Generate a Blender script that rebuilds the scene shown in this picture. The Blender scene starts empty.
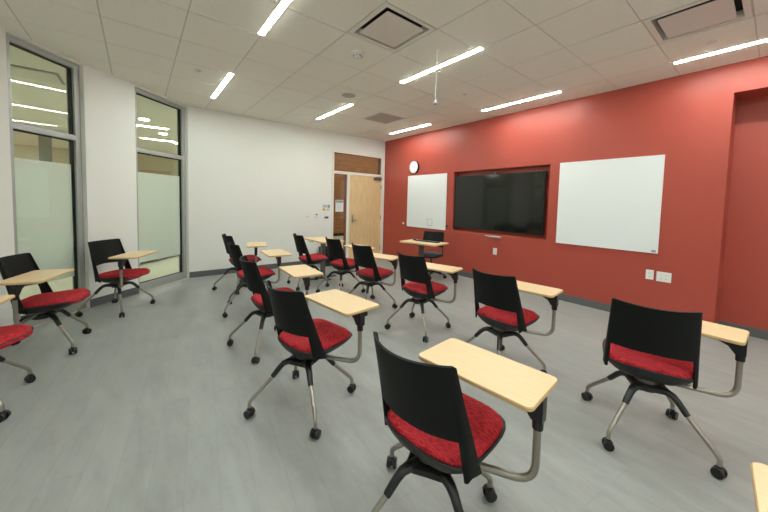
import bpy, bmesh, math, random
from mathutils import Vector, Matrix
random.seed(7)
SC = bpy.context.scene
COL = SC.collection
PI = math.pi

# ------------------------------------------------------------------ materials
def mat(name, color, rough=.5, metal=0., spec=.5, emit=None, estr=0.):
    m = bpy.data.materials.new(name); m.use_nodes = True
    b = m.node_tree.nodes['Principled BSDF']
    b.inputs['Base Color'].default_value = (*color, 1)
    b.inputs['Roughness'].default_value = rough
    b.inputs['Metallic'].default_value = metal
    b.inputs['Specular IOR Level'].default_value = spec
    if emit:
        b.inputs['Emission Color'].default_value = (*emit, 1)
        b.inputs['Emission Strength'].default_value = estr
    return m
def nodes(m):
    nt = m.node_tree
    return nt, nt.nodes['Principled BSDF']
def new(nt, t, **kw):
    n = nt.nodes.new(t)
    for k, v in kw.items():
        setattr(n, k, v)
    return n
def noise_color(m, c1, c2, scale=(1, 1, 1), nscale=5., detail=6, lo=.35, hi=.65, bump=0., bscale=None, rot=(0, 0, 0)):
    nt, b = nodes(m)
    tc = new(nt, 'ShaderNodeTexCoord'); mp = new(nt, 'ShaderNodeMapping')
    mp.inputs['Scale'].default_value = scale; mp.inputs['Rotation'].default_value = rot
    nt.links.new(tc.outputs['Object'], mp.inputs['Vector'])
    no = new(nt, 'ShaderNodeTexNoise'); no.inputs['Scale'].default_value = nscale; no.inputs['Detail'].default_value = detail
    nt.links.new(mp.outputs[0], no.inputs['Vector'])
    cr = new(nt, 'ShaderNodeValToRGB')
    cr.color_ramp.elements[0].position = lo; cr.color_ramp.elements[0].color = (*c1, 1)
    cr.color_ramp.elements[1].position = hi; cr.color_ramp.elements[1].color = (*c2, 1)
    nt.links.new(no.outputs['Fac'], cr.inputs[0]); nt.links.new(cr.outputs[0], b.inputs['Base Color'])
    if bump:
        bp = new(nt, 'ShaderNodeBump'); bp.inputs['Strength'].default_value = bump; bp.inputs['Distance'].default_value = .002
        nt.links.new(no.outputs['Fac'], bp.inputs['Height']); nt.links.new(bp.outputs[0], b.inputs['Normal'])
    return cr, mp

M = {}
M['white_wall'] = mat('white wall paint', (.82, .825, .775), .6, spec=.3)
M['red_wall'] = mat('brick red wall paint', (.40, .078, .052), .42, spec=.45)
noise_color(M['red_wall'], (.415, .070, .046), (.435, .074, .049), nscale=1.3)
M['tile'] = mat('acoustic ceiling tile', (.80, .78, .70), .9, spec=.1)
noise_color(M['tile'], (.86, .845, .765), (.90, .885, .80), nscale=90, detail=2)
M['grid'] = mat('ceiling grid', (.62, .60, .55), .7)
M['base'] = mat('grey rubber baseboard', (.115, .12, .12), .5)
M['black'] = mat('black plastic', (.005, .006, .0055), .55, spec=.22)
M['black_gloss'] = mat('black nylon', (.008, .008, .009), .32)
M['shroud'] = mat('charcoal shroud', (.008, .009, .0095), .36)
M['shell'] = mat('dark seat shell plastic', (.012, .0125, .012), .5)
M['chair_grey'] = mat('dark grey upholstery', (.06, .07, .072), .8)
M['metal'] = mat('warm nickel paint', (.36, .335, .29), .33, metal=.75)
M['metal_dark'] = mat('graphite column', (.16, .15, .135), .4, metal=.6)
M['alu'] = mat('anodised aluminium', (.44, .46, .44), .45, metal=.35)
M['gasket'] = mat('black gasket', (.006, .006, .006), .6)
M['chrome'] = mat('satin steel', (.42, .41, .39), .32, metal=.9)
M['frame_white'] = mat('cream door frame paint', (.82, .79, .71), .45)
M['maroon'] = mat('maroon frame paint', (.16, .018, .022), .45)
M['plate'] = mat('white plastic plate', (.82, .82, .78), .4)
M['grey_plate'] = mat('grey plastic plate', (.32, .33, .33), .4)
M['orange'] = mat('orange sticker', (.85, .42, .03), .5)
M['crimson'] = mat('crimson button', (.42, .01, .04), .4)
M['navy'] = mat('navy label', (.05, .07, .16), .5)
M['paper'] = mat('white paper', (.8, .8, .8), .7)
M['ink'] = mat('printed grey ink', (.3, .34, .34), .7)
M['board'] = mat('whiteboard enamel', (.84, .87, .86), .22, spec=.5)
M['screen'] = mat('dark display glass', (.008, .009, .007), .09, spec=.55)
M['bezel'] = mat('display bezel', (.006, .006, .006), .35)
M['diff_metal'] = mat('painted diffuser metal', (.74, .70, .65), .5)
M['diff_frame'] = mat('painted diffuser frame', (.78, .76, .70), .5)
M['dark_inside'] = mat('dark duct', (.02, .02, .02), .8)
M['duct_grey'] = mat('grey duct lining', (.12, .12, .11), .8)
M['speaker'] = mat('speaker grille', (.48, .48, .44), .7)
M['light'] = mat('lit lens', (1, 1, 1), .5, emit=(.93, 1, .95), estr=84)
M['hall_wall'] = mat('hall wall paint', (.60, .56, .42), .6)
M['hall_floor'] = mat('hall floor', (.55, .53, .42), .4)
M['hall_grey'] = mat('grey green post', (.20, .24, .22), .5)
M['bench'] = mat('bench dark vinyl', (.05, .045, .035), .6)

# red woven fabric
m = mat('red woven fabric', (.4, .012, .02), .85, spec=.2)
cr, mp = noise_color(m, (.26, .010, .016), (.62, .040, .052), scale=(1, 5, 1), nscale=45, detail=5, lo=.36, hi=.64, bump=.6)
M['red'] = m
# maple
def wood(name, c1, c2, axis_scale, nscale, rough=.4, lo=.3, hi=.7, bump=0, spec=.4):
    m = mat(name, c1, rough, spec=spec)
    noise_color(m, c1, c2, scale=axis_scale, nscale=nscale, detail=7, lo=lo, hi=hi, bump=bump)
    return m
M['maple'] = wood('maple laminate', (.78, .57, .32), (.84, .64, .385), (1.2, 14, 1), 7, .38)
M['maple_edge'] = wood('maple edge band', (.62, .41, .19), (.70, .48, .24), (1, 1, 10), 6, .4)
M['door_wood'] = wood('maple veneer', (.70, .49, .25), (.80, .59, .33), (1, 5, .9), 4, .4)
M['wall_wood'] = wood('brown wood plank wall', (.24, .095, .035), (.40, .17, .07), (1, 1, 16), 3, .45)

# floor: grey vinyl planks with soft mottling
m = mat('grey vinyl plank floor', (.3, .31, .3), .42, spec=.45)
nt, b = nodes(m)
tc = new(nt, 'ShaderNodeTexCoord')
mp = new(nt, 'ShaderNodeMapping'); mp.inputs['Rotation'].default_value = (0, 0, math.radians(8)); nt.links.new(tc.outputs['Object'], mp.inputs['Vector'])
br = new(nt, 'ShaderNodeTexBrick'); br.inputs['Scale'].default_value = 1; br.inputs['Brick Width'].default_value = .92; br.inputs['Row Height'].default_value = .152
br.inputs['Mortar Size'].default_value = .0012; br.inputs['Bias'].default_value = 0
br.inputs['Color1'].default_value = (.325, .335, .318, 1); br.inputs['Color2'].default_value = (.350, .360, .342, 1); br.inputs['Mortar'].default_value = (.283, .29, .277, 1)
nt.links.new(mp.outputs[0], br.inputs['Vector'])
mp2 = new(nt, 'ShaderNodeMapping'); mp2.inputs['Scale'].default_value = (1, 3.2, 1); nt.links.new(tc.outputs['Object'], mp2.inputs['Vector'])
n1 = new(nt, 'ShaderNodeTexNoise'); n1.inputs['Scale'].default_value = 3.2; n1.inputs['Detail'].default_value = 9; n1.inputs['Roughness'].default_value = .7; nt.links.new(mp2.outputs[0], n1.inputs['Vector'])
r1 = new(nt, 'ShaderNodeMapRange'); r1.inputs[1].default_value = .3; r1.inputs[2].default_value = .75; r1.inputs[3].default_value = .86; r1.inputs[4].default_value = 1.15
nt.links.new(n1.outputs['Fac'], r1.inputs[0])
mx = new(nt, 'ShaderNodeVectorMath', operation='SCALE'); nt.links.new(br.outputs['Color'], mx.inputs[0]); nt.links.new(r1.outputs[0], mx.inputs['Scale'])
nt.links.new(mx.outputs[0], b.inputs['Base Color'])
r2 = new(nt, 'ShaderNodeMapRange'); r2.inputs[1].default_value = .3; r2.inputs[2].default_value = .7; r2.inputs[3].default_value = .36; r2.inputs[4].default_value = .52
nt.links.new(n1.outputs['Fac'], r2.inputs[0]); nt.links.new(r2.outputs[0], b.inputs['Roughness'])
M['floor'] = m

# thin clear glass
m = bpy.data.materials.new('clear glass'); m.use_nodes = True; nt = m.node_tree; nt.nodes.clear()
out = new(nt, 'ShaderNodeOutputMaterial'); mix = new(nt, 'ShaderNodeMixShader'); tr = new(nt, 'ShaderNodeBsdfTransparent'); gl = new(nt, 'ShaderNodeBsdfGlossy')
tr.inputs[0].default_value = (.95, .97, .93, 1); gl.inputs['Roughness'].default_value = .02
lw = new(nt, 'ShaderNodeLayerWeight'); lw.inputs[0].default_value = .5
pw = new(nt, 'ShaderNodeMath', operation='POWER'); pw.inputs[1].default_value = 4.5; nt.links.new(lw.outputs['Facing'], pw.inputs[0])
ad = new(nt, 'ShaderNodeMath', operation='MULTIPLY_ADD'); ad.inputs[1].default_value = .8; ad.inputs[2].default_value = .035; nt.links.new(pw.outputs[0], ad.inputs[0])
nt.links.new(ad.outputs[0], mix.inputs[0]); nt.links.new(tr.outputs[0], mix.inputs[1]); nt.links.new(gl.outputs[0], mix.inputs[2]); nt.links.new(mix.outputs[0], out.inputs[0])
M['glass'] = m
# frosted film: scatters light from both sides
m = bpy.data.materials.new('frosted film'); m.use_nodes = True; nt = m.node_tree; nt.nodes.clear()
out = new(nt, 'ShaderNodeOutputMaterial'); mix = new(nt, 'ShaderNodeMixShader'); df = new(nt, 'ShaderNodeBsdfDiffuse'); tl = new(nt, 'ShaderNodeBsdfTranslucent')
df.inputs[0].default_value = (.90, .95, .93, 1); tl.inputs[0].default_value = (.92, .96, .94, 1); mix.inputs[0].default_value = .15
nt.links.new(df.outputs[0], mix.inputs[1]); nt.links.new(tl.outputs[0], mix.inputs[2]); nt.links.new(mix.outputs[0], out.inputs[0])
M['film'] = m

# ------------------------------------------------------------------ mesh helpers
def mk(name, bm, m, parent=None, smooth=False, loc=None, rot=None):
    me = bpy.data.meshes.new(name)
    bmesh.ops.recalc_face_normals(bm, faces=bm.faces)
    bm.to_mesh(me); bm.free()
    mats = m if isinstance(m, (list, tuple)) else [m]
    for x in mats: me.materials.append(x)
    if smooth:
        for p in me.polygons: p.use_smooth = True
        if smooth == 'auto':
            try: me.set_sharp_from_angle(angle=math.radians(38))
            except Exception: pass
    return link(name, me, parent, loc, rot)
def link(name, me, parent=None, loc=None, rot=None):
    o = bpy.data.objects.new(name, me); COL.objects.link(o)
    if parent: o.parent = parent
    if loc is not None: o.location = loc
    if rot is not None: o.rotation_euler = rot
    return o
def empty(name, loc=(0, 0, 0), rz=0.):
    o = bpy.data.objects.new(name, None); COL.objects.link(o); o.location = loc; o.rotation_euler = (0, 0, rz); o.empty_display_size = .1
    return o
def tag(o, label, cat, group=None):
    o['label'] = label; o['category'] = cat
    if group: o['group'] = group
    return o
def structure(o):
    o['kind'] = 'structure'; return o

def box(bm, c, s, rz=0., bevel=0., mi=0, R=None):
    r = bmesh.ops.create_cube(bm, size=1)
    mt = Matrix.Translation(Vector(c)) @ (R if R is not None else Matrix.Rotation(rz, 4, 'Z')) @ Matrix.Diagonal((*s, 1))
    bmesh.ops.transform(bm, matrix=mt, verts=r['verts'])
    fs = {f for v in r['verts'] for f in v.link_faces}
    for f in fs: f.material_index = mi
    if bevel:
        es = {e for v in r['verts'] for e in v.link_edges}
        rb = bmesh.ops.bevel(bm, geom=list(es), offset=bevel, segments=2, profile=.5, affect='EDGES')
        for f in rb['faces']: f.material_index = mi
def bx(bm, a, b, bevel=0., mi=0):
    box(bm, [(a[i]+b[i])/2 for i in range(3)], [abs(b[i]-a[i]) for i in range(3)], bevel=bevel, mi=mi)
def cyl(bm, p0, p1, r0, r1=None, seg=20, mi=0, cap=True):
    p0 = Vector(p0); p1 = Vector(p1); r1 = r0 if r1 is None else r1
    d = p1-p0
    r = bmesh.ops.create_cone(bm, cap_ends=cap, segments=seg, radius1=r0, radius2=r1, depth=d.length)
    q = Vector((0, 0, 1)).rotation_difference(d.normalized())
    bmesh.ops.transform(bm, matrix=Matrix.Translation((p0+p1)/2) @ q.to_matrix().to_4x4(), verts=r['verts'])
    for f in {f for v in r['verts'] for f in v.link_faces}: f.material_index = mi
def rounded(pts, rad, n=6):
    """replace inner corners of a polyline with arcs"""
    P = [Vector(p) for p in pts]; out = [P[0]]
    for i in range(1, len(P)-1):
        a, b, c = P[i-1], P[i], P[i+1]
        d1 = (a-b); d2 = (c-b); l = min(rad, d1.length*.49, d2.length*.49)
        s = b+d1.normalized()*l; e = b+d2.normalized()*l
        for k in range(n+1):
            t = k/n; out.append(s*(1-t)**2 + b*2*t*(1-t) + e*t*t)
    out.append(P[-1]); return out
def sweep(bm, pts, rad, seg=12, rads=None, mi=0):
    P = [Vector(p) for p in pts]; rings = []
    up = Vector((0, 0, 1)); prevn = None
    for i, p in enumerate(P):
        t = (P[min(i+1, len(P)-1)]-P[max(i-1, 0)]).normalized()
        if prevn is None:
            n = t.cross(up);
            if n.length < 1e-4: n = t.cross(Vector((0, 1, 0)))
            n.normalize()
        else:
            n = prevn - t*prevn.dot(t); n.normalize()
        prevn = n; bnm = t.cross(n); r = rads[i] if rads else rad
        rr = r if isinstance(r, tuple) else (r, r)
        rings.append([bm.verts.new(p + n*math.cos(2*PI*k/seg)*rr[0] + bnm*math.sin(2*PI*k/seg)*rr[1]) for k in range(seg)])
    for a, b in zip(rings, rings[1:]):
        for k in range(seg):
            f = bm.faces.new((a[k], a[(k+1) % seg], b[(k+1) % seg], b[k])); f.material_index = mi
    for f in (bm.faces.new(rings[0][::-1]), bm.faces.new(rings[-1])): f.material_index = mi
def prism(bm, poly, z0, z1, mi=0):
    A = [bm.verts.new((x, y, z0)) for x, y in poly]; B = [bm.verts.new((x, y, z1)) for x, y in poly]
    n = len(poly); fs = [bm.faces.new(A[::-1]), bm.faces.new(B)]
    for i in range(n): fs.append(bm.faces.new((A[i], A[(i+1) % n], B[(i+1) % n], B[i])))
    for f in fs: f.material_index = mi
    return fs
def rrect(w, h, r, n=5, cx=0, cy=0):
    out = []
    for (sx, sy, a0) in ((1, 1, 0), (-1, 1, 90), (-1, -1, 180), (1, -1, 270)):
        for k in range(n+1):
            a = math.radians(a0+90*k/n); out.append((cx+sx*(w/2-r)+r*math.cos(a), cy+sy*(h/2-r)+r*math.sin(a)))
    return out
def wall_with_holes(bm, axis, plane0, plane1, u0, u1, z0, z1, holes):
    """axis 'x': wall runs along x, thickness in y between plane0/1; holes = (ua,ub,za,zb)"""
    us = sorted({u0, u1, *[h[0] for h in holes], *[h[1] for h in holes]}); zs = sorted({z0, z1, *[h[2] for h in holes], *[h[3] for h in holes]})
    keep = lambda i, j: 0 <= i < len(us)-1 and 0 <= j < len(zs)-1 and not any(h[0]-1e-6 <= (us[i]+us[i+1])/2 <= h[1] and h[2] <= (zs[j]+zs[j+1])/2 <= h[3] for h in holes)
    V = {}
    def v(u, w, z):
        k = (round(u, 5), round(w, 5), round(z, 5))
        if k not in V: V[k] = bm.verts.new((u, w, z) if axis == 'x' else (w, u, z))
        return V[k]
    for i in range(len(us)-1):
        for j in range(len(zs)-1):
            if not keep(i, j): continue
            a, b, c, d = us[i], us[i+1], zs[j], zs[j+1]
            for w in (plane0, plane1): bm.faces.new((v(a, w, c), v(b, w, c), v(b, w, d), v(a, w, d)))
            if not keep(i-1, j): bm.faces.new((v(a, plane0, c), v(a, plane1, c), v(a, plane1, d), v(a, plane0, d)))
            if not keep(i+1, j): bm.faces.new((v(b, plane0, c), v(b, plane1, c), v(b, plane1, d), v(b, plane0, d)))
            if not keep(i, j-1): bm.faces.new((v(a, plane0, c), v(b, plane0, c), v(b, plane1, c), v(a, plane1, c)))
            if not keep(i, j+1): bm.faces.new((v(a, plane0, d), v(b, plane0, d), v(b, plane1, d), v(a, plane1, d)))
def B(): return bmesh.new()

# ------------------------------------------------------------------ room shell
H = 3.05
XE = 9.6
P = [(0, -4.42), (.68, -5.14), (1.11, -5.63), (1.72, -6.12), (2.6, -6.74), (3.7, -7.22), (5.0, -7.45), (XE, -7.45)]
def outn(a, b):
    dx, dy = b[0]-a[0], b[1]-a[1]; l = math.hypot(dx, dy); return (dy/l, -dx/l)
N2 = outn(P[0], P[1]); N1 = outn(P[2], P[3])
# outward is away from the room (towards -x,-y)
if N2[0] > 0: N2 = (-N2[0], -N2[1])
if N1[0] > 0: N1 = (-N1[0], -N1[1])
off = lambda p, n, d: (p[0]+n[0]*d, p[1]+n[1]*d)

bm = B(); prism(bm, [(0, .0)] + P + [(XE, 0), (8.2, 0), (8.2, .42), (6.13, .42), (6.13, 0)], -.1, 0)
structure(mk('floor', bm, M['floor']))

# red front wall: recess for the display, alcove at the right end
RX = (2.32, 4.23, .91, 2.11)
bm = B()
wall_with_holes(bm, 'x', 0, .14, 0, 6.13, 0, H+.15, [RX])
bx(bm, (0, .14, 0), (6.0, .42, H+.15))
bx(bm, (6.0, .14, 0), (6.13, .42, H+.15))
bx(bm, (6.13, 0, 2.73), (8.2, .42, H+.15))
bx(bm, (6.0, .42, 0), (8.4, .56, H+.15))
bx(bm, (8.2, 0, 0), (XE, .42, H+.15))
structure(mk('wall_front', bm, M['red_wall']))
# baseboards: one mesh per wall
bm = B(); bx(bm, (0.002, -.011, 0), (6.13, 0, .105), bevel=.002); bx(bm, (6.13, -.011, 0), (6.141, .42, .105), bevel=.002); bx(bm, (6.141, .409, 0), (8.2, .42, .105), bevel=.002)
structure(mk('baseboard_front', bm, M['base']))

# back (door) wall
DY0, DY1, DZ = -1.56, -.03, 2.645
bm = B(); wall_with_holes(bm, 'y', -.14, 0, -4.3, .14, 0, H+.15, [(DY0, DY1, 0, DZ)])
prism(bm, [(0, -4.3), (0, -4.42), off(P[0], N2, .2), (-.14, -4.3)], 0, H+.15)
structure(mk('wall_back', bm, M['white_wall']))
bm = B(); bx(bm, (0, -4.42, 0), (.011, DY0-.0, .105), bevel=.002)
structure(mk('baseboard_back', bm, M['base']))

# curved window wall
bm = B()
prism(bm, [P[1], P[2], off(P[2], N1, .2), off(P[1], N2, .2)], 0, H+.15)
structure(mk('wall_left', bm, M['white_wall']))
bm = B()
outer = [off(P[3], N1, .2), (2.48, -6.92), (3.62, -7.42), (4.98, -7.65), (XE, -7.65)]
for i in range(3, 7):
    prism(bm, [P[i], P[i+1], outer[i-2], outer[i-3]], 0, H+.15)
structure(mk('wall_left', bm, M['white_wall']))
bm = B()
for a, b, n in ((P[0], P[1], N2), (P[2], P[3], N1)):
    prism(bm, [a, b, off(b, n, .2), off(a, n, .2)], 3.02, H+.15)
structure(mk('trim_1', bm, M['white_wall']))
bm = B()
d = outn(P[1], P[2]); d = d if d[0] > 0 else (-d[0], -d[1])
prism(bm, [P[1], P[2], off(P[2], d, .011), off(P[1], d, .011)], 0, .105)
for i in range(3, 7):
    d = outn(P[i], P[i+1]); d = d if d[1] > 0 else (-d[0], -d[1])
    prism(bm, [P[i], P[i+1], off(P[i+1], d, .011), off(P[i], d, .011)], 0, .105)
structure(mk('baseboard_left', bm, M['base']))
bm = B(); bx(bm, (XE, -7.65, 0), (XE+.15, .56, H+.15)); structure(mk('wall_right', bm, M['white_wall']))

# windows
def window(n, a, b, nrm):
    root = structure(empty('window_%d' % n, (0, 0, 0)))
    c0 = off(a, nrm, .10); c1 = off(b, nrm, .10)
    L = math.hypot(c1[0]-c0[0], c1[1]-c0[1]); ang = math.atan2(c1[1]-c0[1], c1[0]-c0[0])
    root.location = (c0[0], c0[1], 0); root.rotation_euler = (0, 0, ang)
    J = .07
    f = B()
    bx(f, (0, -.05, 0), (J, .05, 3.02), .003); bx(f, (L-J, -.05, 0), (L, .05, 3.02), .003)
    bx(f, (J, -.05, 0), (L-J, .05, .115), .003); bx(f, (J, -.05, 2.965), (L-J, .05, 3.02), .003)
    fr = mk('window_frame', f, M['alu'], root)
    g = B()
    for (za, zb) in ((.115, 2.10), (2.165, 2.965)):
        t = .012
        bx(g, (J, -.022, za), (J+t, .022, zb)); bx(g, (L-J-t, -.022, za), (L-J, .022, zb))
        bx(g, (J+t, -.022, za), (L-J-t, .022, za+.008)); bx(g, (J+t, -.022, zb-t), (L-J-t, .022, zb))
    mk('gasket', g, M['gasket'], root)
    r = B(); bx(r, (J, -.055, 2.10), (L-J, .05, 2.165), .003); mk('window_rail', r, M['alu'], root)
    p = B(); bx(p, (J+.012, -.004, .123), (L-J-.012, .004, 2.088)); mk('window_pane', p, M['glass'], root)
    p = B(); bx(p, (J+.012, -.004, 2.173), (L-J-.012, .004, 2.953)); mk('window_pane', p, M['glass'], root)
    p = B(); s = 1 if True else -1
    bx(p, (J+.013, -.0075, .43), (L-J-.013, -.0055, 1.81)); mk('frosted_film', p, M['film'], root)
window(1, P[2], P[3], N1)
window(2, P[0], P[1], N2)

# ------------------------------------------------------------------ ceiling: tegular tiles in a grid, with real joints
gxs = [.8 + .61*k for k in range(-2, 16)]
gys = [-.49 - .61*k for k in range(-1, 13)]
def inside(x, y):
    poly = [(0, 0)] + P + [(XE, 0)]
    c = False
    for i in range(len(poly)):
        x1, y1 = poly[i]; x2, y2 = poly[(i+1) % len(poly)]
        if (y1 > y) != (y2 > y) and x < (x2-x1)*(y-y1)/(y2-y1)+x1: c = not c
    return c
DIFF = [(3.85, -3.54), (5.68, -1.71)]; RET = [(1.41, -1.71)]
cut = DIFF+RET
bm = B()
for x in gxs:
    for y in gys:
        y0 = y-.61
        if any(abs(x-cx_) < .05 and abs(y0-cy_) < .05 for cx_, cy_ in cut): continue
        xa, xb, ya, yb = x+.004, x+.606, y0+.006, y-.006
        xa = max(xa, .0); ya_, yb_ = ya, min(yb, -.0)
        if xb <= xa or yb_ <= ya_ or xa > XE: continue
        bx(bm, (xa, ya_, H), (min(xb, XE), yb_, H+.03), bevel=0)
# trim the tile field to the curved wall: the wall and its outer prisms cover the rest
g = bm.faces
tiles = mk('ceiling', bm, M['tile']); structure(tiles)
bm = B()
def gbar(bm, a, b): bx(bm, a, b)
segs_x = []
for y in gys: bx(bm, (0, y-.011, H+.004), (XE, y+.011, H+.02))
for x in gxs:
    if x > 0: bx(bm, (x-.009, -7.6, H+.0045), (x+.009, 0, H+.0195))
# keep grid out of diffuser cells is unnecessary: the bars run on cell edges only
structure(mk('ceiling_grid', bm, M['grid']))
bm = B(); bx(bm, (0, -11.2, H+.20), (XE, .6, H+.3)); structure(mk('ceiling_slab', bm, M['grid']))

# supply diffusers
def diffuser(x, y, label):
    root = empty('ceiling_diffuser', (x+.305, y+.305, H)); tag(root, label, 'air vent', 'square supply diffusers')
    f = B()
    o, i = .295, .255
    # sloping frame ring
    A = [f.verts.new((sx*o, sy*o, -.002)) for sx, sy in ((1, 1), (-1, 1), (-1, -1), (1, -1))]
    C_ = [f.verts.new((sx*i, sy*i, -.002)) for sx, sy in ((1, 1), (-1, 1), (-1, -1), (1, -1))]
    D_ = [f.verts.new((sx*(i-.012), sy*(i-.012), .06)) for sx, sy in ((1, 1), (-1, 1), (-1, -1), (1, -1))]
    E_ = [f.verts.new((sx*o, sy*o, .02)) for sx, sy in ((1, 1), (-1, 1), (-1, -1), (1, -1))]
    for k in range(4):
        f.faces.new((A[k], A[(k+1) % 4], C_[(k+1) % 4], C_[k])); f.faces.new((C_[k], C_[(k+1) % 4], D_[(k+1) % 4], D_[k])); f.faces.new((A[k], A[(k+1) % 4], E_[(k+1) % 4], E_[k]))
    mk('frame', f, M['diff_frame'], root)
    t = B(); bx(t, (-.30, -.30, .075), (.30, .30, .085)); mk('duct', t, M['dark_inside'], root)
    p = B(); prism(p, rrect(.43, .43, .012, 3), -.006, .002); bx(p, (-.02, -.02, .002), (.02, .02, .075)); mk('face_plate', p, M['diff_metal'], root)
diffuser(*DIFF[0], 'square supply air diffuser in the middle of the ceiling, left of the long light bar')
diffuser(*DIFF[1], 'square supply air diffuser at the top right, beside the red wall light bar')
# return grille: perforated square, round duct behind
x, y = RET[0]
root = empty('return_grille', (x+.305, y+.305, H)); tag(root, 'flat perforated square return grille in the ceiling near the door', 'air vent')
f = B()
for a, b in (((-.295, -.295, -.003), (-.27, .295, .01)), ((.27, -.295, -.003), (.295, .295, .01)), ((-.27, -.295, -.003), (.27, -.27, .01)), ((-.27, .27, -.003), (.27, .295, .01))): bx(f, a, b)
mk('frame', f, M['diff_frame'], root)
f = B()
for k in range(27): bx(f, (-.27, -.266+k*.02, 0), (.27, -.254+k*.02, .004))
for k in range(27): bx(f, (-.266+k*.02, -.27, .001), (-.258+k*.02, .27, .005))
mk('perforated_face', f, mat('grey grille enamel', (.50, .47, .43), .5), root)
f = B(); bx(f, (-.30, -.30, .05), (.30, .30, .06)); mk('duct', f, M['duct_grey'], root)
f = B(); cyl(f, (0, 0, .008), (0, 0, .045), .13, seg=32); mk('duct_opening', f, M['dark_inside'], root)

# linear lights
def light(x0, x1, y, label, group='linear ceiling lights'):
    root = empty('linear_light', ((x0+x1)/2, y, H)); tag(root, label, 'ceiling light', group)
    L = x1-x0
    f = B()
    bx(f, (-L/2, -.034, -.006), (L/2, -.026, .02)); bx(f, (-L/2, .026, -.006), (L/2, .034, .02))
    bx(f, (-L/2, -.026, -.006), (-L/2+.006, .026, .02)); bx(f, (L/2-.006, -.026, -.006), (L/2, .026, .02))
    mk('housing', f, M['frame_white'], root)
    f = B(); bx(f, (-L/2+.006, -.025, -.009), (L/2-.006, .025, -.002)); mk('lens', f, M['light'], root)
lbl = {
 (0, 0): 'short lit light bar in the ceiling nearest the left windows and the white wall',
 (1, 0): 'lit light bar cut by the top edge of the photo, left of the square diffuser',
 (0, 1): 'lit light bar left of the perforated return grille',
 (1, 1): 'long lit light bar right of the square diffuser, crossing behind the hanging rod',
 (0, 2): 'lit light bar nearest the door corner, by the red wall',
 (1, 2): 'lit light bar near the red wall above the television',
 (2, 2): 'lit light bar at the right edge, close to the red wall over the alcove',
 (2, 0): 'lit light bar outside the frame above the camera', (2, 1): 'lit light bar outside the frame behind the camera centre'}
for i, x0 in enumerate((.8, 3.28, 5.70, 8.14)):
    for j, y in enumerate((-4.16, -2.335, -.485, -5.99)):
        if j == 3 and i < 2: continue  # far left row is unseen, added to help light the left side
        light(x0, x0+(1.25 if i < 3 else 1.22), y, lbl.get((i, j), 'lit light bar outside the photo frame, row %s from the camera' % ('left', 'middle', 'right', 'added far left')[j]))

# small ceiling items
def disc(name, x, y, r, h, m, label, cat, group=None, parts=None):
    root = empty(name, (x, y, H)); tag(root, label, cat, group)
    f = B(); cyl(f, (0, 0, 0.004), (0, 0, -h), r, r*.94, seg=32); mk(parts or 'body', f, m, root, smooth='auto')
    return root
s = disc('smoke_detector', 3.58, -3.23, .075, .02, M['plate'], 'round white smoke detector on the ceiling beside the diffuser', 'smoke detector', parts='base')
f = B(); cyl(f, (0, 0, -.02), (0, 0, -.05), .05, .035, seg=28); mk('sensor_head', f, M['plate'], s, smooth='auto')
f = B()
for k in range(8):
    a = k*PI/4; box(f, (.043*math.cos(a), .043*math.sin(a), -.036), (.014, .022, .008), rz=a)
mk('vent_slot', f, M['grey_plate'], s)
s = disc('ceiling_speaker', 2.38, -2.60, .115, .006, M['plate'], 'round grey ceiling speaker left of the light bar near the white wall', 'speaker', 'ceiling speakers', 'rim')
f = B(); cyl(f, (0, 0, -.006), (0, 0, -.009), .102, seg=32); mk('grille', f, M['speaker'], s)
s = disc('ceiling_speaker', 5.43, -2.63, .115, .006, M['plate'], 'round grey ceiling speaker cut by the top edge of the photo', 'speaker', 'ceiling speakers', 'rim')
f = B(); cyl(f, (0, 0, -.006), (0, 0, -.009), .102, seg=32); mk('grille', f, M['speaker'], s)
for (x, y, l) in ((3.57, -1.36, 'small pale sprinkler rose right of the hanging rod'), (1.73, -.75, 'small sprinkler rose between the return grille and the red wall light'), (6.01, -.80, 'sprinkler cover between the right diffuser and the light bar'), (1.85, -4.50, 'sprinkler cover on the ceiling near the left window')):
    s = disc('sprinkler_cover', x, y, .042, .006, M['diff_frame'], l, 'sprinkler', 'sprinkler covers', 'cover_plate')
    f = B(); cyl(f, (0, 0, -.006), (0, 0, -.016), .016, .012, seg=16); mk('sprinkler_head', f, M['diff_metal'], s)
# hanging rod microphone
root = empty('hanging_microphone', (4.19, -2.64, H)); tag(root, 'thin white rod with small sensor head hanging from the ceiling', 'hanging sensor')
f = B(); cyl(f, (0, 0, 0), (0, 0, -.01), .022, seg=20); mk('ceiling_cap', f, M['plate'], root)
f = B(); cyl(f, (0, 0, -.01), (0, 0, -.52), .0065, seg=12); mk('rod', f, M['plate'], root, smooth='auto')
f = B(); cyl(f, (0, 0, -.515), (0, 0, -.545), .010, .026, seg=20); cyl(f, (0, 0, -.545), (0, 0, -.555), .026, .024, seg=20); mk('sensor_head', f, M['plate'], root, smooth='auto')
f = B(); cyl(f, (0, 0, -.554), (0, 0, -.558), .018, seg=20); mk('lens', f, M['grey_plate'], root)

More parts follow.
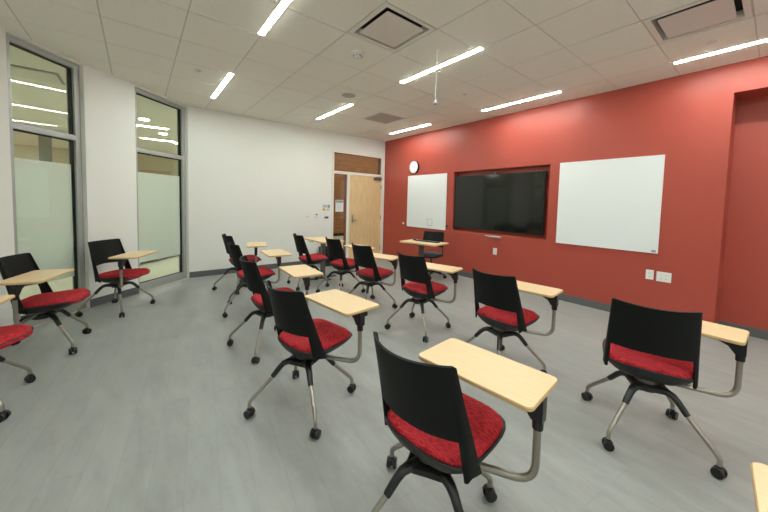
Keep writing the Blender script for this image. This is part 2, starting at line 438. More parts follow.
# ------------------------------------------------------------------ door, sidelight, transom
root = structure(empty('door_1', (0, 0, 0)))
f = B(); W = .05
x0, x1 = -.03, .012
Y = [DY0, DY0+W, -1.16, -1.09, -.11, DY1]   # jamb | lite | mullion | leaf | jamb
bx(f, (x0, DY0, 0), (x1, DY0+W, DZ), .002); bx(f, (x0, -.105, 0), (x1, DY1, DZ), .002)
bx(f, (x0, DY0+W, DZ-W), (x1, -.105, DZ), .002); bx(f, (x0, DY0+W, 2.10), (x1, -.105, 2.165), .002)
bx(f, (x0, -1.135, 0), (x1, -1.075, 2.10), .002); bx(f, (x0, DY0+W, 0), (x1, -1.135, .10), .002)
mk('door_frame', f, M['frame_white'], root)
f = B()
bx(f, (-.15, DY0, 0), (x0-.012, DY0+W, DZ)); bx(f, (-.15, -.105, 0), (x0-.012, DY1, DZ)); bx(f, (-.15, DY0+W, DZ-W), (x0-.012, -.105, DZ)); bx(f, (-.15, DY0+W, 2.10), (x0-.012, -.105, 2.165)); bx(f, (-.15, -1.135, 0), (x0-.012, -1.075, 2.10)); bx(f, (-.15, DY0+W, 0), (x0-.012, -1.135, .10))
mk('outer_frame', f, M['maroon'], root)
f = B(); bx(f, (x0-.011, DY0+W-.01, .09), (x0-.003, -1.125, 2.11)); mk('side_pane', f, M['glass'], root)
f = B(); bx(f, (x0-.011, DY0+W-.01, 2.155), (x0-.003, -.095, DZ-W+.01)); mk('transom_pane', f, M['glass'], root)
leaf = B(); bx(leaf, (-.045, -1.072, .008), (.002, -.108, 2.097), .002); leaf = mk('door_leaf', leaf, M['door_wood'], root)
f = B(); bx(f, (.002, -1.005, .93), (.010, -.955, 1.12), .003); mk('lock_plate', f, M['chrome'], leaf)
f = B(); sweep(f, rounded([(.010, -.98, 1.0), (.06, -.98, 1.0), (.06, -.85, .995)], .02), .010, 10); mk('door_handle', f, M['chrome'], leaf, smooth='auto')
f = B(); cyl(f, (.010, -.98, 1.08), (.016, -.98, 1.08), .014, seg=16); mk('lock_cylinder', f, M['chrome'], leaf)
for z in (.25, 1.05, 1.85):
    f = B(); cyl(f, (.006, -.108, z-.055), (.006, -.108, z+.055), .008, seg=12); mk('hinge', f, M['metal_dark'], leaf)
f = B(); bx(f, (.004, -.36, 2.02), (.055, -.13, 2.085), .006); closer = mk('door_closer', f, M['metal_dark'], leaf)
f = B(); sweep(f, [(.05, -.32, 2.088), (.085, -.22, 2.10), (.03, -.16, 2.115)], .007, 8); mk('closer_arm', f, M['metal_dark'], closer)
# notice on the sidelight
o = empty('paper_notice', (x0-.002, -1.33, 1.34)); tag(o, 'white printed sheet taped inside the narrow glass beside the door', 'notice')
f = B(); bx(f, (0, -.108, -.14), (.0012, .108, .14)); mk('sheet', f, M['paper'], o)
f = B(); bx(f, (.0012, -.10, .075), (.002, .10, .13)); mk('printed_header', f, M['ink'], o)
f = B()
for k in range(7): bx(f, (.0012, -.085, .045-k*.024), (.0018, .085-.03*(k % 3), .048-k*.024))
mk('printed_lines', f, M['ink'], o)

# wall devices on the white wall
def plate(name, label, cat, x, y, z, w, h, axis, m=None, t=.008):
    o = empty(name, (x, y, z)); tag(o, label, cat)
    f = B()
    if axis == 'x': bx(f, (0, -w/2, -h/2), (t, w/2, h/2), .002)
    else: bx(f, (-w/2, -t, -h/2), (w/2, 0, h/2), .002)
    mk('plate', f, m or M['plate'], o)
    return o
o = plate('light_switch', 'white light switch on the white wall, left of the red button', 'switch', 0, -2.16, 1.135, .075, .12, 'x')
f = B(); bx(f, (.008, -.016, -.032), (.012, .016, .032), .001); mk('rocker', f, M['frame_white'], o)
f = B(); bx(f, (.008, -.028, -.055), (.0095, .028, -.048)); mk('label_strip', f, M['crimson'], o)
o = plate('call_button', 'white wall plate with a dark red round button, right of the light switch', 'button', 0, -1.95, 1.125, .075, .12, 'x')
f = B(); cyl(f, (.008, .004, .010), (.02, .004, .010), .019, seg=20); mk('button', f, M['crimson'], o, smooth='auto')
f = B(); bx(f, (.008, -.03, -.055), (.0095, .03, -.044)); mk('label_strip', f, M['ink'], o)
o = plate('control_panel', 'grey and white wall control panel with an orange square, beside the door frame', 'control panel', 0, -1.70, 1.295, .20, .155, 'x', t=.014)
f = B(); bx(f, (.014, .03, -.01), (.018, .09, .07), .001); mk('keypad', f, M['grey_plate'], o)
f = B(); bx(f, (.014, -.09, -.07), (.018, -.035, -.015), .001); mk('orange_square', f, M['orange'], o)
f = B(); bx(f, (.014, -.09, 0), (.018, .015, .065), .001); mk('display', f, mat('pale grey display', (.5, .52, .52), .4), o)
f = B(); bx(f, (.014, -.02, -.068), (.018, .09, -.02), .001); mk('lower_strip', f, mat('light grey strip', (.6, .6, .6), .4), o)
o = plate('room_label', 'small sign with a dark blue band under the control panel', 'sign', 0, -1.69, 1.065, .13, .09, 'x', t=.004)
f = B(); bx(f, (.004, -.05, -.022), (.006, .05, .022)); mk('blue_band', f, M['navy'], o)
def outlet(label, x, y, z, axis, w=.078, gangs=1):
    o = plate('wall_outlet', label, 'outlet', x, y, z, w, .122, axis)
    def b3(f, u0, u1, d0, d1, z0, z1, bev=0.):
        if axis == 'x': bx(f, (d0, u0, z0), (d1, u1, z1), bev)
        else: bx(f, (u0, -d1, z0), (u1, -d0, z1), bev)
    for g in range(gangs):
        gx = (g-(gangs-1)/2)*.046
        for s in (-1, 1):
            f = B(); b3(f, gx-.014, gx+.014, .008, .0105, s*.024-.014, s*.024+.014, .001)
            so = mk('socket', f, M['frame_white'], o)
            for q in (-.006, .006):
                f = B(); b3(f, gx+q-.0015, gx+q+.0015, .0105, .011, s*.024-.005, s*.024+.005)
                mk('slot', f, M['grey_plate'], so)
outlet('white outlet low on the white wall, left of the door', 0, -2.72, .575, 'x')
outlet('white outlet on the red wall below the television', 3.33, 0, .60, 'y')
outlet('narrow single outlet on the red wall below the right whiteboard', 5.535, 0, .605, 'y')
outlet('wide double outlet on the red wall below the right whiteboard', 5.672, 0, .60, 'y', .14, 2)
o = plate('wall_button', 'tiny white button on the red wall left of the small whiteboard', 'button', .80, 0, .95, .045, .045, 'y', t=.012)
o = plate('black_wall_clip', 'tiny black clip on the red wall between the left whiteboard and the television', 'clip', 2.19, 0, .985, .035, .03, 'y', M['bezel'], t=.03)

# whiteboards
def whiteboard(x0, x1, z0, z1, label):
    o = empty('whiteboard', ((x0+x1)/2, 0, z0)); tag(o, label, 'whiteboard', 'frameless whiteboards on the red wall')
    w = x1-x0; h = z1-z0
    f = B(); bx(f, (-w/2, -.02, 0), (w/2, -.004, h), .002); mk('board', f, M['board'], o)
    f = B()
    e = .010
    bx(f, (-w/2-.001, -.023, -.001), (-w/2+e, -.0195, h+.001)); bx(f, (w/2-e, -.023, -.001), (w/2+.001, -.0195, h+.001))
    bx(f, (-w/2+e, -.023, -.001), (w/2-e, -.0195, e)); bx(f, (-w/2+e, -.023, h-e), (w/2-e, -.0195, h+.001))
    mk('edge_trim', f, M['plate'], o)
    f = B(); bx(f, (-w/2+.1, -.004, .1), (w/2-.1, 0, h-.1)); mk('wall_mount', f, M['grey_plate'], o)
    return o
whiteboard(.945, 2.145, .89, 2.095, 'left square whiteboard beside the door and under the clock')
w2 = whiteboard(4.385, 5.60, .885, 2.115, 'right square whiteboard between the television and the alcove')
f = B(); bx(f, (.545, -.026, .012), (.59, -.023, .04), .001); mk('corner_tab', f, M['grey_plate'], w2)
o = empty('board_note', (1.70, -.023, 1.03)); tag(o, 'small square outlined note stuck low on the left whiteboard', 'note')
f = B(); bx(f, (-.075, -.002, -.075), (.075, 0, .075)); mk('sheet', f, M['board'], o)
f = B()
for a, b in (((-.075, -.075), (.075, -.068)), ((-.075, .068), (.075, .075)), ((-.075, -.068), (-.068, .068)), ((.068, -.068), (.075, .068))): bx(f, (a[0], -.0035, a[1]), (b[0], -.002, b[1]))
mk('outline', f, M['ink'], o)
# clock
o = empty('wall_clock', (1.15, 0, 2.29)); tag(o, 'round white clock with black rim on the red wall above the left whiteboard', 'clock')
f = B(); cyl(f, (0, 0, 0), (0, -.045, 0), .148, .150, seg=48); mk('case', f, M['black_gloss'], o, smooth='auto')
f = B(); cyl(f, (0, -.0445, 0), (0, -.047, 0), .138, seg=48); mk('dial', f, M['paper'], o)
f = B()
for k in range(12):
    a = k*PI/6; box(f, (.118*math.sin(a), -.0475, .118*math.cos(a)), (.005, .001, .02), R=Matrix.Rotation(a, 4, 'Y'))
mk('hour_marks', f, M['grey_plate'], o)
for (a, L, w) in ((math.radians(-60), .07, .006), (math.radians(-45), .10, .004)):
    f = B(); box(f, (L/2*math.sin(a), -.0490, L/2*math.cos(a)), (w, .001, L), R=Matrix.Rotation(a, 4, 'Y')); mk('hand', f, M['grey_plate'], o)
# television in the recess
o = empty('television', (3.235, .05, .97)); tag(o, 'large dark flat television set into the recess of the red wall', 'television')
f = B(); bx(f, (-.915, -.02, 0), (.915, .03, 1.05), .004); mk('cabinet', f, M['bezel'], o)
f = B(); bx(f, (-.903, -.0215, .014), (.903, -.0195, 1.038)); mk('screen', f, M['screen'], o)
f = B(); bx(f, (-.3, .03, .3), (.3, .09, .75)); mk('wall_bracket', f, M['metal_dark'], o)
o = empty('webcam', (3.25, .04, 2.021)); tag(o, 'small black camera on top edge of the television', 'camera')
f = B(); bx(f, (-.03, -.02, 0), (.03, .02, .035), .006); mk('body', f, M['bezel'], o)
f = B(); cyl(f, (0, -.02, .018), (0, -.026, .018), .010, seg=16); mk('lens', f, M['chrome'], o)
o = empty('marker_tray', (3.30, 0, .875)); tag(o, 'small silver ledge mounted just below the television recess', 'tray')
f = B(); bx(f, (-.15, -.07, -.006), (.15, 0, 0), .002); bx(f, (-.15, -.07, 0), (.15, -.064, .010), .001); mk('shelf', f, M['plate'], o)
f = B(); bx(f, (-.12, -.012, -.035), (.12, 0, -.006), .002); mk('bracket', f, M['chrome'], o)

# ------------------------------------------------------------------ hall beyond the glass
bm = B(); prism(bm, [(-.0, 8), (-.0, -4.42), P[1], P[2], P[3], (2.0, -6.6), (2.0, -11), (-9, -11), (-9, 8)], -.1, -.002)
structure(mk('floor', bm, M['hall_floor']))
bm = B(); prism(bm, [(-.14, -2), (-.14, -4.5), off(P[0], N2, .2), off(P[1], N2, .2), off(P[2], N1, .2), off(P[3], N1, .2), (2.0, -7.0), (2.0, -11), (-9, -11), (-9, -2)], H-.006, H+.1)
structure(mk('ceiling', bm, M['tile']))
bm = B(); bx(bm, (-5.1, -2.1, 4.0), (0, 8.1, 4.1)); structure(mk('ceiling', bm, M['tile']))
bm = B(); bx(bm, (-5.1, -2.15, H), (0, -2, 4.0)); structure(mk('wall_hall', bm, M['hall_wall']))
bm = B(); bx(bm, (-.14, -2, H+.15), (0, 8, 4.0)); structure(mk('wall_hall', bm, M['hall_wall']))
bm = B(); bx(bm, (-9.15, -11, 0), (-9, -2, H)); structure(mk('wall_hall', bm, M['hall_wall']))
bm = B(); bx(bm, (-9, -2.15, 0), (-4.95, -2, H)); structure(mk('wall_hall', bm, M['hall_wall']))
bm = B(); bx(bm, (-9.15, -11.15, 0), (2.1, -11, H)); structure(mk('wall_hall', bm, M['hall_wall']))
bm = B(); bx(bm, (2.0, -11, 0), (2.15, -6.6, H)); structure(mk('wall_hall', bm, M['hall_wall']))
bm = B(); bx(bm, (-5.1, -2, 0), (-4.95, 8, 4.0)); structure(mk('wall_hall', bm, M['wall_wood']))
bm = B(); bx(bm, (-5.1, 8, 0), (.15, 8.15, 4.0)); structure(mk('wall_hall', bm, M['hall_wall']))
bm = B(); bx(bm, (-.14, .56, 0), (0, 8, H)); bx(bm, (-.14, .14, 0), (0, .56, H)); structure(mk('wall_hall', bm, M['hall_wall']))
bm = B(); bx(bm, (-4.95, -2, 0), (-4.935, 8, .12)); structure(mk('baseboard_hall', bm, M['gasket']))
# wood plank joints on the wood wall
bm = B()
for k in range(1, 20): bx(bm, (-4.952, -2, .12+k*.19), (-4.946, 8, .124+k*.19))
structure(mk('trim_2', bm, M['gasket']))
def hall_light(x, y0, y1, label):
    o = empty('hall_light', (x, (y0+y1)/2, H-.006 if min(y0, y1) < -2 else 4.0)); tag(o, label, 'ceiling light', 'linear lights in the hall')
    L = abs(y1-y0); f = B(); bx(f, (-.035, -L/2, -.008), (.035, L/2, 0)); mk('lens', f, M['light'], o)
    f = B(); bx(f, (-.043, -L/2, -.006), (-.0355, L/2, 0)); bx(f, (.0355, -L/2, -.006), (.043, L/2, 0)); mk('housing', f, M['frame_white'], o)
hall_light(-2.5, -4.55, -5.77, 'nearer lit light bar seen through the upper right-hand window')
hall_light(-4.36, -4.29, -5.03, 'farther lit light bar seen through the upper right-hand window')
hall_light(-2.4, .2, 1.4, 'lit light bar in the hall beyond the door')
hall_light(-3.6, 2.2, 3.4, 'lit light bar in the hall farther beyond the door')
for (hx, hy) in ((-1.2, -10.4), (.6, -9.2), (-2.8, -9.6), (-5.4, -9.6), (-7.6, -9.6), (-6.4, -3.5), (-1.2, -3.6), (-2.9, -3.5), (-3.9, -.9), (-1.4, 3.4), (-4.0, 4.6)):  # unseen bars added to brighten the hall and the frosted panes
    hall_light(hx, hy, hy+1.22, 'added unseen light bar that brightens the hall')
for (x, y, l) in ((-1.75, -5.0, 'nearest round downlight seen through the second window'), (-3.25, -4.6, 'middle round downlight seen through the second window'), (-4.6, -4.2, 'farthest round downlight seen through the second window')):
    o = empty('downlight', (x, y, H-.006)); tag(o, l, 'downlight', 'round downlights in the hall')
    f = B(); cyl(f, (0, 0, 0), (0, 0, -.006), .085, seg=28); mk('lens', f, M['light'], o)
    f = B(); cyl(f, (0, 0, 0), (0, 0, -.004), .10, seg=28); mk('rim', f, M['plate'], o)
o = empty('hall_diffuser', (.22, -6.2, H-.006)); tag(o, 'square air vent on the hall ceiling, seen through the upper left window', 'air vent')
f = B(); bx(f, (-.24, -.24, -.02), (.24, .24, -.012)); mk('face_plate', f, M['diff_frame'], o)
f = B(); bx(f, (-.27, -.27, -.006), (.27, .27, 0)); mk('frame', f, M['grey_plate'], o)
f = B(); cyl(f, (0, 0, -.012), (0, 0, -.005), .03); mk('stem', f, M['diff_metal'], o)
o = empty('hall_post', (-6.0, -7.09, 0)); tag(o, 'grey green post standing in the hall behind the left window', 'post')
f = B(); bx(f, (-.10, -.11, 0), (.10, .11, H-.006), .01); mk('shaft', f, M['hall_grey'], o)
f = B(); bx(f, (-.13, -.14, 0), (.13, .14, .12), .005); mk('plinth', f, M['base'], o)
o = structure(empty('door_2', (-9, -4.55, 0)))
f = B(); bx(f, (0, -.5, 0), (.03, .5, 2.5)); mk('door_leaf', f, mat('tan door', (.52, .42, .26), .5), o)
f = B(); bx(f, (.03, -.36, .9), (.035, -.2, 2.1)); mk('vision_pane', f, M['hall_grey'], o)
# bench in the hall, seen under the frosted film
o = empty('bench', (-2.55, -4.75, 0), math.atan2(.75, -.85)); tag(o, 'low dark bench on short pale feet in the hall behind the frosted glass', 'bench')
f = B(); bx(f, (-.9, -.25, .045), (.9, .25, .42), .01); mk('seat', f, M['bench'], o)
for sx in (-.8, -.27, .27, .8):
    for sy in (-.2, .2):
        f = B(); cyl(f, (sx, sy, 0), (sx, sy, .05), .018, seg=10); mk('leg', f, M['plate'], o)

# ------------------------------------------------------------------ tablet chairs
ME = {}
def share(key, fn):
    if key not in ME:
        bm, mats, smooth = fn()
        o = mk(key, bm, mats, None, smooth); me = o.data; bpy.data.objects.remove(o); me.name = key; ME[key] = me
    return ME[key]

def seat_outline(t, grow=0.):
    """t angle -> (x,y): rounded seat, wider at the front, rounded bowl at the rear"""
    c, s = math.cos(t), math.sin(t)
    if s >= 0: n = 4.2; a, b_ = .228+.026*s, .302
    else: n = 2.7; a, b_ = .226, .138
    r = (abs(c)**n + abs(s)**n)**(-1/n)
    return ((a+grow)*c*r, (b_+grow)*s*r)
def seat_z(x, y):
    """height field of the seat rim plane: lifts at the rear, drops at the front lip"""
    z = .0
    if y > .02: z += .10*(y-.02)
    if y > .24: z -= 3.2*(y-.24)**2
    if y < -.06: z += 2.2*(y+.06)**2
    z += .12*(abs(x))**2
    return z
def f_cushion():
    bm = B(); N = 48
    rings = [(0, .030), (.25, .0300), (.5, .0305), (.7, .031), (.84, .030), (.93, .025), (.975, .017), (.995, .008), (1.0, -.004)]
    prev = None; c = bm.verts.new((0, .01, .455+.026))
    for r, h in rings[1:]:
        ring = []
        for k in range(N):
            x, y = seat_outline(2*PI*k/N, -.010); x *= r; y *= r
            wf = min(1, max(0, (math.sin(2*PI*k/N)-.55)/.3)); e = max(0, (r-.90)/.10)
            ring.append(bm.verts.new((x*(1+.012*wf*e), y+.01*(1-r)+.016*wf*e, .455+h+seat_z(x, y)-.026*wf*e*e)))
        if prev is None:
            for k in range(N): bm.faces.new((c, ring[k], ring[(k+1) % N]))
        else:
            for k in range(N): bm.faces.new((prev[k], prev[(k+1) % N], ring[(k+1) % N], ring[k]))
        prev = ring
    bm.faces.new(prev[::-1])
    return bm, M['red'], True
def f_shell():
    bm = B(); N = 48
    prof = [(.965, -.001), (1.0, 0), (1.008, -.005), (.99, -.012), (.90, -.034), (.78, -.055), (.64, -.072), (.40, -.076), (.2, -.077)]
    prev = None; first = None
    for r, h in prof:
        ring = []
        for k in range(N):
            x, y = seat_outline(2*PI*k/N, 0); x *= r; y *= r
            ring.append(bm.verts.new((x, y, .455+h+seat_z(x, y)*(1 if r > .9 else r))))
        if prev is not None:
            for k in range(N): bm.faces.new((prev[k], prev[(k+1) % N], ring[(k+1) % N], ring[k]))
        else: first = ring
        prev = ring
    bm.faces.new(prev[::-1]); bm.faces.new(first)
    return bm, M['shell'], True
Z0, Z1 = .405, .882
def back_pt(t, z):
    s = abs(t); sg = 1 if t >= 0 else -1
    k = (z-Z0)/(Z1-Z0)
    w = .230 - .029*k
    side_y = -.065 - .095*k - .02*k*k
    depth = .075
    y = side_y - depth*(1-min(s, .86)**2/.86**2)
    if s <= .86: x = w*(s/.86)*.975
    else:
        q = (s-.86)/.14; x = w*(.975+.025*math.sin(q*PI/2)); y += q*(.022+.055*(1-k)**1.5)
    return Vector((sg*x, y, z))
def f_back():
    bm = B(); nt_, nz = 36, 26
    ts = [-1+2*i/nt_ for i in range(nt_+1)]
    TO = .79
    for sg in (-1, 1):
        i = min(range(nt_+1), key=lambda q: abs(ts[q]-sg*TO)); ts[i] = sg*TO
    V = {}
    def zz(i, j):
        t = abs(ts[i]); k = j/nz
        top = Z1 - .010*(1-t**2) - (.012*((t-.93)/.07) if t > .93 else 0)
        bot = Z0 if t > .86 else Z0
        if t > .86: bot = Z0 - .0 + .02*(1-(t-.86)/.14)
        lim = .574 + .012*(1-t) - (0 if t < .6 else .03*max(0, (t-.72)/.07)**2 if t <= TO+1e-6 else 0)*0
        return bot+(lim-bot)*j/9 if j <= 9 else lim+(top-lim)*(j-9)/(nz-9)
    def v(i, j):
        if (i, j) not in V:
            z = zz(i, j); t = ts[i]
            V[(i, j)] = bm.verts.new(back_pt(t, z))
        return V[(i, j)]
    for i in range(nt_):
        for j in range(nz):
            tm = abs((ts[i]+ts[i+1])/2); zm = (zz(i, j)+zz(i+1, j+1))/2
            if tm < TO and j < 9: continue
            bm.faces.new((v(i, j), v(i+1, j), v(i+1, j+1), v(i, j+1)))
    bmesh.ops.recalc_face_normals(bm, faces=bm.faces)
    bmesh.ops.solidify(bm, geom=bm.faces[:], thickness=.010)
    return bm, M['black'], 'auto'
def f_hub():
    bm = B(); cyl(bm, (0, 0, .350), (0, 0, .384), .062, .066, seg=28); return bm, M['metal'], 'auto'
def f_mount():
    bm = B(); box(bm, (0, 0, .390), (.15, .13, .016), bevel=.004); return bm, M['black_gloss'], 'auto'
LEGR = .356
def f_spider():
    bm = B()
    cyl(bm, (0, 0, .300), (0, 0, .352), .062, .056, seg=28)
    for k in range(4):
        a = k*PI/2; c, s = math.cos(a), math.sin(a)
        pts = [(0, .330, .036, .020), (.06, .331, .032, .020), (.11, .332, .025, .019), (.140, .324, .022, .018), (.165, .302, .019, .018), (.205, .254, .0175, .017), (.212, .246, .0165, .016)]
        sweep(bm, [(c*r, s*r, z) for r, z, _, _ in pts], .02, 12, rads=[(w, h) for _, _, w, h in pts])
    # webs between arms
    for k in range(4):
        a = k*PI/2; b2 = a+PI/2; r1, r2 = .130, .062
        poly = [(0, 0), (r1*math.cos(a), r1*math.sin(a)), (r2*1.45*math.cos(a+PI/4), r2*1.45*math.sin(a+PI/4)), (r1*math.cos(b2), r1*math.sin(b2))]
        prism(bm, poly, .318, .343)
    return bm, M['shroud'], 'auto'
def f_leg():
    bm = B(); sweep(bm, rounded([(.195, 0, .262), (.335, 0, .125), (LEGR, 0, .100), (LEGR, 0, .062)], .02, 4), .0125, 12); return bm, M['metal'], 'auto'
def f_caster():
    bm = B()
    for s in (-1, 1): 
        cyl(bm, (0, s*.008, .029), (0, s*.026, .029), .029, .026, seg=24)
    box(bm, (.0, 0, .040), (.040, .016, .034), bevel=.005); cyl(bm, (0, 0, .04), (0, 0, .066), .015, .013, seg=16)
    return bm, M['black_gloss'], 'auto'
RP = .407
def f_arm():
    bm = B()
    sweep(bm, rounded([(.03, 0, .374), (.16, 0, .366), (RP, 0, .362), (RP, 0, .62)], .085, 10), .0145, 14); return bm, M['metal'], 'auto'
U0, U1, V0, V1, ZT = .505, -.020, -.130, .168, .727
def f_bracket():
    # tablet frame: origin at the post, +x inward, +y forward
    bm = B()
    cyl(bm, (0, 0, .585), (0, 0, .705), .020, .022, seg=20)
    # gusset that tapers from post to underside
    pts = [(-.022, .62), (.02, .62), (.05, .660), (.12, .692), (.19, .704), (.19, .709), (-.022, .709)]
    for sgn in (0,):
        A = [bm.verts.new((x, -.020, z)) for x, z in pts]; C_ = [bm.verts.new((x, .020, z)) for x, z in pts]
        n = len(pts); bm.faces.new(A); bm.faces.new(C_[::-1])
        for i in range(n): bm.faces.new((A[i], C_[i], C_[(i+1) % n], A[(i+1) % n]))
    return bm, M['black_gloss'], 'auto'
def f_tablet():
    bm = B()
    w, h = U0-U1, V1-V0; poly = rrect(w, h, .028, 6, (U0+U1)/2, (V0+V1)/2)
    small = rrect(w-.006, h-.006, .026, 6, (U0+U1)/2, (V0+V1)/2)
    n = len(poly)
    rows = [(small, .709), (poly, .712), (poly, .724), (small, .727)]
    R_ = [[bm.verts.new((x, y, z)) for x, y in p] for p, z in rows]
    for a, b in zip(R_, R_[1:]):
        for i in range(n): f = bm.faces.new((a[i], a[(i+1) % n], b[(i+1) % n], b[i])); f.material_index = 1
    bm.faces.new(R_[0][::-1]).material_index = 1; bm.faces.new(R_[-1])
    return bm, [M['maple'], M['maple_edge']], False

def tablet_chair(x, y, yaw, base, arm, tab, label, has_tablet=True, group='red seat tablet arm chairs'):
    root = empty('tablet_chair', (x, y, 0)); tag(root, label, 'chair', group)
    q = math.radians(yaw-90)
    link('backrest', share('backrest', f_back), root, rot=(0, 0, q))
    sh = link('seat_shell', share('seat_shell', f_shell), root, rot=(0, 0, q))
    link('seat_cushion', share('seat_cushion', f_cushion), root, rot=(0, 0, q))
    link('swivel_hub', share('swivel_hub', f_hub), root)
    link('seat_mount', share('seat_mount', f_mount), root, rot=(0, 0, q))
    link('base_shroud', share('base_shroud', f_spider), root, rot=(0, 0, math.radians(base)))
    for k in range(4):
        a = math.radians(base)+k*PI/2
        lg = link('leg', share('leg', f_leg), root, rot=(0, 0, a))
        ca = link('caster', share('caster', f_caster), lg, loc=(LEGR, 0, 0), rot=(0, 0, random.uniform(-.9, .9)))
    if has_tablet:
        aa = math.radians(yaw-90+arm)
        link('tablet_arm', share('tablet_arm', f_arm), root, rot=(0, 0, aa))
        px, py = RP*math.cos(aa), RP*math.sin(aa); tt = math.radians(yaw+90+tab)
        # frame: x = tt, y = forward side (tt-90): mirrored handedness -> use rotation tt and flip in y
        t = link('tablet', share('tablet', f_tablet), root, loc=(px, py, 0), rot=(0, 0, tt)); t.scale = (1, -1, 1)
        b_ = link('tablet_bracket', share('tablet_bracket', f_bracket), root, loc=(px, py, 0), rot=(0, 0, tt))
    return root
CH = [
 (5.638, -4.144, 96.7, 77.3, 24.2, -1.2, 'nearest tablet chair in the foreground, large maple tablet, feet cut by the bottom edge'),
 (6.05, -2.600, 105, 75.7, 8, -16, 'tablet chair on the right in front of the alcove, seen from behind'),
 (4.507, -4.224, 101, 76.9, 26, -4, 'tablet chair directly behind the foreground one, left of centre, second largest in its row'),
 (4.012, -2.609, 92.2, 57.9, 24.3, 12, 'tablet chair in mid floor with all four casters seen, in front of the presenter desk'),
 (5.053, -2.631, 89.5, 28.7, 31, 6, 'tablet chair standing between the foreground tablet and the television wall'),
 (3.087, -2.645, 93.8, 46.1, 13.8, 16, 'tablet chair left of the mid floor one, its tablet touching the next backrest in view'),
 (2.297, -2.628, 91.5, 58.9, 34.6, -4.3, 'tablet chair in front of the thick-columned desk near the door'),
 (3.45, -4.141, 87, 56.4, 46, -.3, 'third tablet chair from the front in the left row, seen side on'),
 (2.266, -4.002, 87.4, 27, 50, -1.8, 'fourth chair from the front in the left row, half hidden behind the third'),
 (1.202, -3.865, 91.7, 72, 19.5, -16.5, 'farthest chair in the left row, next to the white wall'),
 (1.405, -5.344, 47.1, 7.5, 50, 16.1, 'tablet chair against the white pier between the two tall windows, facing the room'),
 (2.361, -5.838, 75, 39.9, 4.2, -1.4, 'tablet chair in front of the left tall window, big red seat'),
 (3.286, -6.06, 60, 41.9, 32, 22, 'tablet chair cut by the left edge of the photo'),
 (6.668, -4.082, 112, 70, 8, -17, 'tablet chair at the bottom right corner, only its maple tablet in frame'),
]
for c in CH: tablet_chair(*c)
tablet_chair(1.60, -2.87, 84, 40, 0, 0, 'red seat chair without a tablet, drawn up to the thick-columned desk by the white wall', has_tablet=False)

# ------------------------------------------------------------------ height adjustable desks
def desk(x, y, rz, ztop, w, d, label, colx=0., coly=0.):
    o = empty('adjustable_desk', (x, y, 0), rz); tag(o, label, 'desk', 'adjustable desks')
    f = B(); poly = rrect(w, d, .03, 5); small = rrect(w-.006, d-.006, .028, 5); n = len(poly)
    rows = [(small, ztop-.025), (poly, ztop-.022), (poly, ztop-.003), (small, ztop)]
    R_ = [[f.verts.new((a, b, z)) for a, b in p] for p, z in rows]
    for a, b in zip(R_, R_[1:]):
        for i in range(n): f.faces.new((a[i], a[(i+1) % n], b[(i+1) % n], b[i])).material_index = 1
    f.faces.new(R_[0][::-1]).material_index = 1; f.faces.new(R_[-1])
    mk('tabletop', f, [M['maple'], M['maple_edge']], o)
    f = B(); box(f, (colx, coly, (.03+ztop-.06)/2+.01), (.075, .075, ztop-.09), bevel=.008); mk('column', f, M['metal_dark'], o)
    f = B(); box(f, (colx, coly, ztop-.045), (.22, .16, .04), bevel=.004); mk('top_plate', f, M['black_gloss'], o)
    f = B(); box(f, (colx, coly, .016), (.10, .55, .024), bevel=.006); box(f, (colx, coly, .017), (.5, .08, .022), bevel=.006); mk('foot', f, M['metal_dark'], o)
    f = B()
    sweep(f, rounded([(-w*.38, -d*.32, ztop-.026), (-w*.38, -d*.32, ztop-.06), (-w*.18, -d*.32, ztop-.06), (-w*.18, -d*.32, ztop-.026)], .02), .006, 8)
    mk('release_lever', f, M['metal_dark'], o, smooth='auto')
    return o
desk(1.27, -2.42, math.radians(2), .73, .80, .44, 'small maple desk on a thick grey column near the white wall, left of the door')
D2 = (2.62, -1.13, math.radians(12))
desk(*D2, .76, .74, .50, 'maple presenter desk by the red wall, carrying a black keyboard', colx=-.05)
o = empty('keyboard', (2.64, -1.06, .76), math.radians(14)); tag(o, 'long thin black keyboard lying on the presenter desk', 'keyboard')
f = B(); bx(f, (-.23, -.055, 0), (.23, .055, .014), .004); kb = mk('body', f, M['black_gloss'], o)
f = B()
for r in range(5):
    for c_ in range(18): bx(f, (-.218+c_*.0243, -.046+r*.0187, .014), (-.197+c_*.0243, -.031+r*.0187, .018))
mk('keys', f, M['shroud'], o)
o = empty('mouse', (2.34, -1.09, .76), math.radians(20)); tag(o, 'small black mouse left of the keyboard on the presenter desk', 'mouse')
f = B(); r = bmesh.ops.create_uvsphere(f, u_segments=20, v_segments=12, radius=1)
bmesh.ops.transform(f, matrix=Matrix.Diagonal((.031, .055, .032, 1)), verts=r['verts'])
bmesh.ops.bisect_plane(f, geom=f.verts[:]+f.edges[:]+f.faces[:], plane_co=(0, 0, 0), plane_no=(0, 0, -1), clear_outer=True)
bmesh.ops.holes_fill(f, edges=[e for e in f.edges if e.is_boundary]); mk('shell', f, M['black_gloss'], o, smooth='auto')
f = B(); cyl(f, (-.003, .03, .024), (.003, .03, .024), .008, seg=14); mk('wheel', f, M['grey_plate'], o)

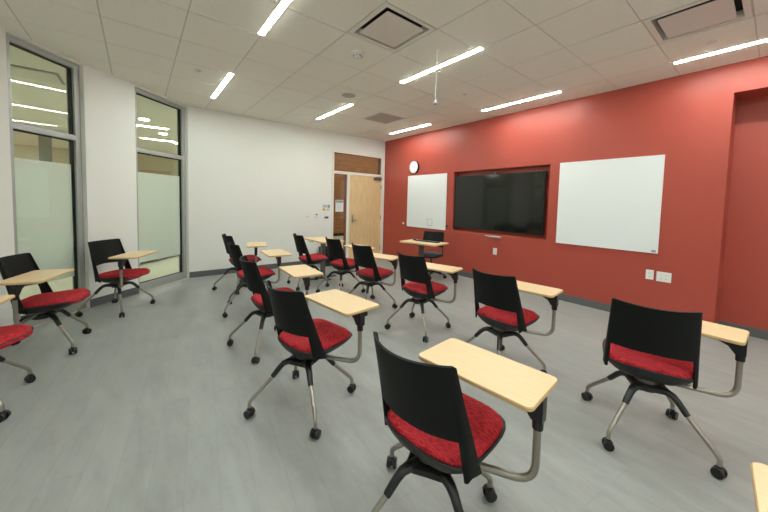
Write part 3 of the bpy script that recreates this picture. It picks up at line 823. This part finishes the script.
# presenter chair: same shell, dark upholstery, five star base
def f_grey_cushion():
    bm, _, s = f_cushion(); return bm, M['chair_grey'], s
def f_star():
    bm = B(); cyl(bm, (0, 0, .06), (0, 0, .13), .04, .034, seg=20)
    for k in range(5):
        a = 2*PI*k/5; c, s = math.cos(a), math.sin(a)
        sweep(bm, [(0, 0, .105), (c*.12, s*.12, .10), (c*.29, s*.29, .072)], .02, 10, rads=[(.024, .018), (.020, .016), (.014, .011)])
    return bm, M['black_gloss'], 'auto'
PCX, PCY = 2.30, -.58
o = empty('office_chair', (PCX, PCY, 0)); tag(o, 'all black swivel chair behind the presenter desk, against the red wall', 'chair')
q = math.radians(-151)
link('backrest', share('backrest', f_back), o, rot=(0, 0, q)); link('seat_shell', share('seat_shell', f_shell), o, rot=(0, 0, q))
link('seat_cushion', share('grey_cushion', f_grey_cushion), o, rot=(0, 0, q))
f = B(); cyl(f, (0, 0, .12), (0, 0, .385), .022, seg=18); cyl(f, (0, 0, .12), (0, 0, .26), .030, seg=18); mk('gas_lift', f, M['black_gloss'], o, smooth='auto')
link('seat_mount', share('seat_mount', f_mount), o, rot=(0, 0, q))
link('star_base', share('star_base', f_star), o, rot=(0, 0, math.radians(-50)))
for k in range(5):
    a = math.radians(-50)+2*PI*k/5
    link('caster', share('caster', f_caster), o, loc=(.29*math.cos(a), .29*math.sin(a), 0), rot=(0, 0, a+1))

# waste bin by the white wall
o = empty('waste_bin', (.24, -1.72, 0)); tag(o, 'black waste bin on the floor by the white wall, behind the desk column', 'bin')
f = B(); A = rrect(.30, .34, .03, 4); C_ = rrect(.36, .40, .035, 4); n = len(A)
a = [f.verts.new((x, y, .002)) for x, y in A]; b_ = [f.verts.new((x, y, .40)) for x, y in C_]; c2 = [f.verts.new((x*.95, y*.95, .40)) for x, y in C_]; d2 = [f.verts.new((x*.95, y*.95, .02)) for x, y in A]
f.faces.new(a[::-1]); f.faces.new(d2)
for r0, r1_ in ((a, b_), (b_, c2), (c2, d2)):
    for i in range(n): f.faces.new((r0[i], r0[(i+1) % n], r1_[(i+1) % n], r1_[i]))
mk('body', f, M['shell'], o, smooth='auto')
f = B(); sweep(f, [(x*1.01, y*1.01, .40) for x, y in C_]+[(C_[0][0]*1.01, C_[0][1]*1.01, .40)], .008, 8); mk('rim', f, M['black_gloss'], o, smooth='auto')

# ------------------------------------------------------------------ world, camera, colour
w = bpy.data.worlds.new('world'); SC.world = w; w.use_nodes = True
w.node_tree.nodes['Background'].inputs[0].default_value = (.5, .5, .5, 1); w.node_tree.nodes['Background'].inputs[1].default_value = .02

FPX, YAW, PIT, ROL, CX, CY, CZ, PY = 311.5663, .6689, .0564, .0249, 6.5123, -5.1276, 1.4335, 220.64
F = Vector((-math.cos(YAW)*math.cos(PIT), math.sin(YAW)*math.cos(PIT), -math.sin(PIT)))
r = Vector((math.sin(YAW), math.cos(YAW), 0)); u = r.cross(F)
c, s = math.cos(ROL), math.sin(ROL); r, u = c*r+s*u, -s*r+c*u
cam = bpy.data.cameras.new('camera'); co = bpy.data.objects.new('camera', cam); COL.objects.link(co)
mw = Matrix(((r.x, u.x, -F.x, CX), (r.y, u.y, -F.y, CY), (r.z, u.z, -F.z, CZ), (0, 0, 0, 1)))
co.matrix_world = mw
cam.sensor_fit = 'HORIZONTAL'; cam.sensor_width = 36; cam.lens = FPX/768*36; cam.shift_y = -(256-PY)/768; cam.clip_start = .03
SC.camera = co
vs = SC.view_settings; vs.view_transform = 'Standard'; vs.look = 'None'; vs.gamma = 1; vs.use_curve_mapping = False; vs.exposure = .12
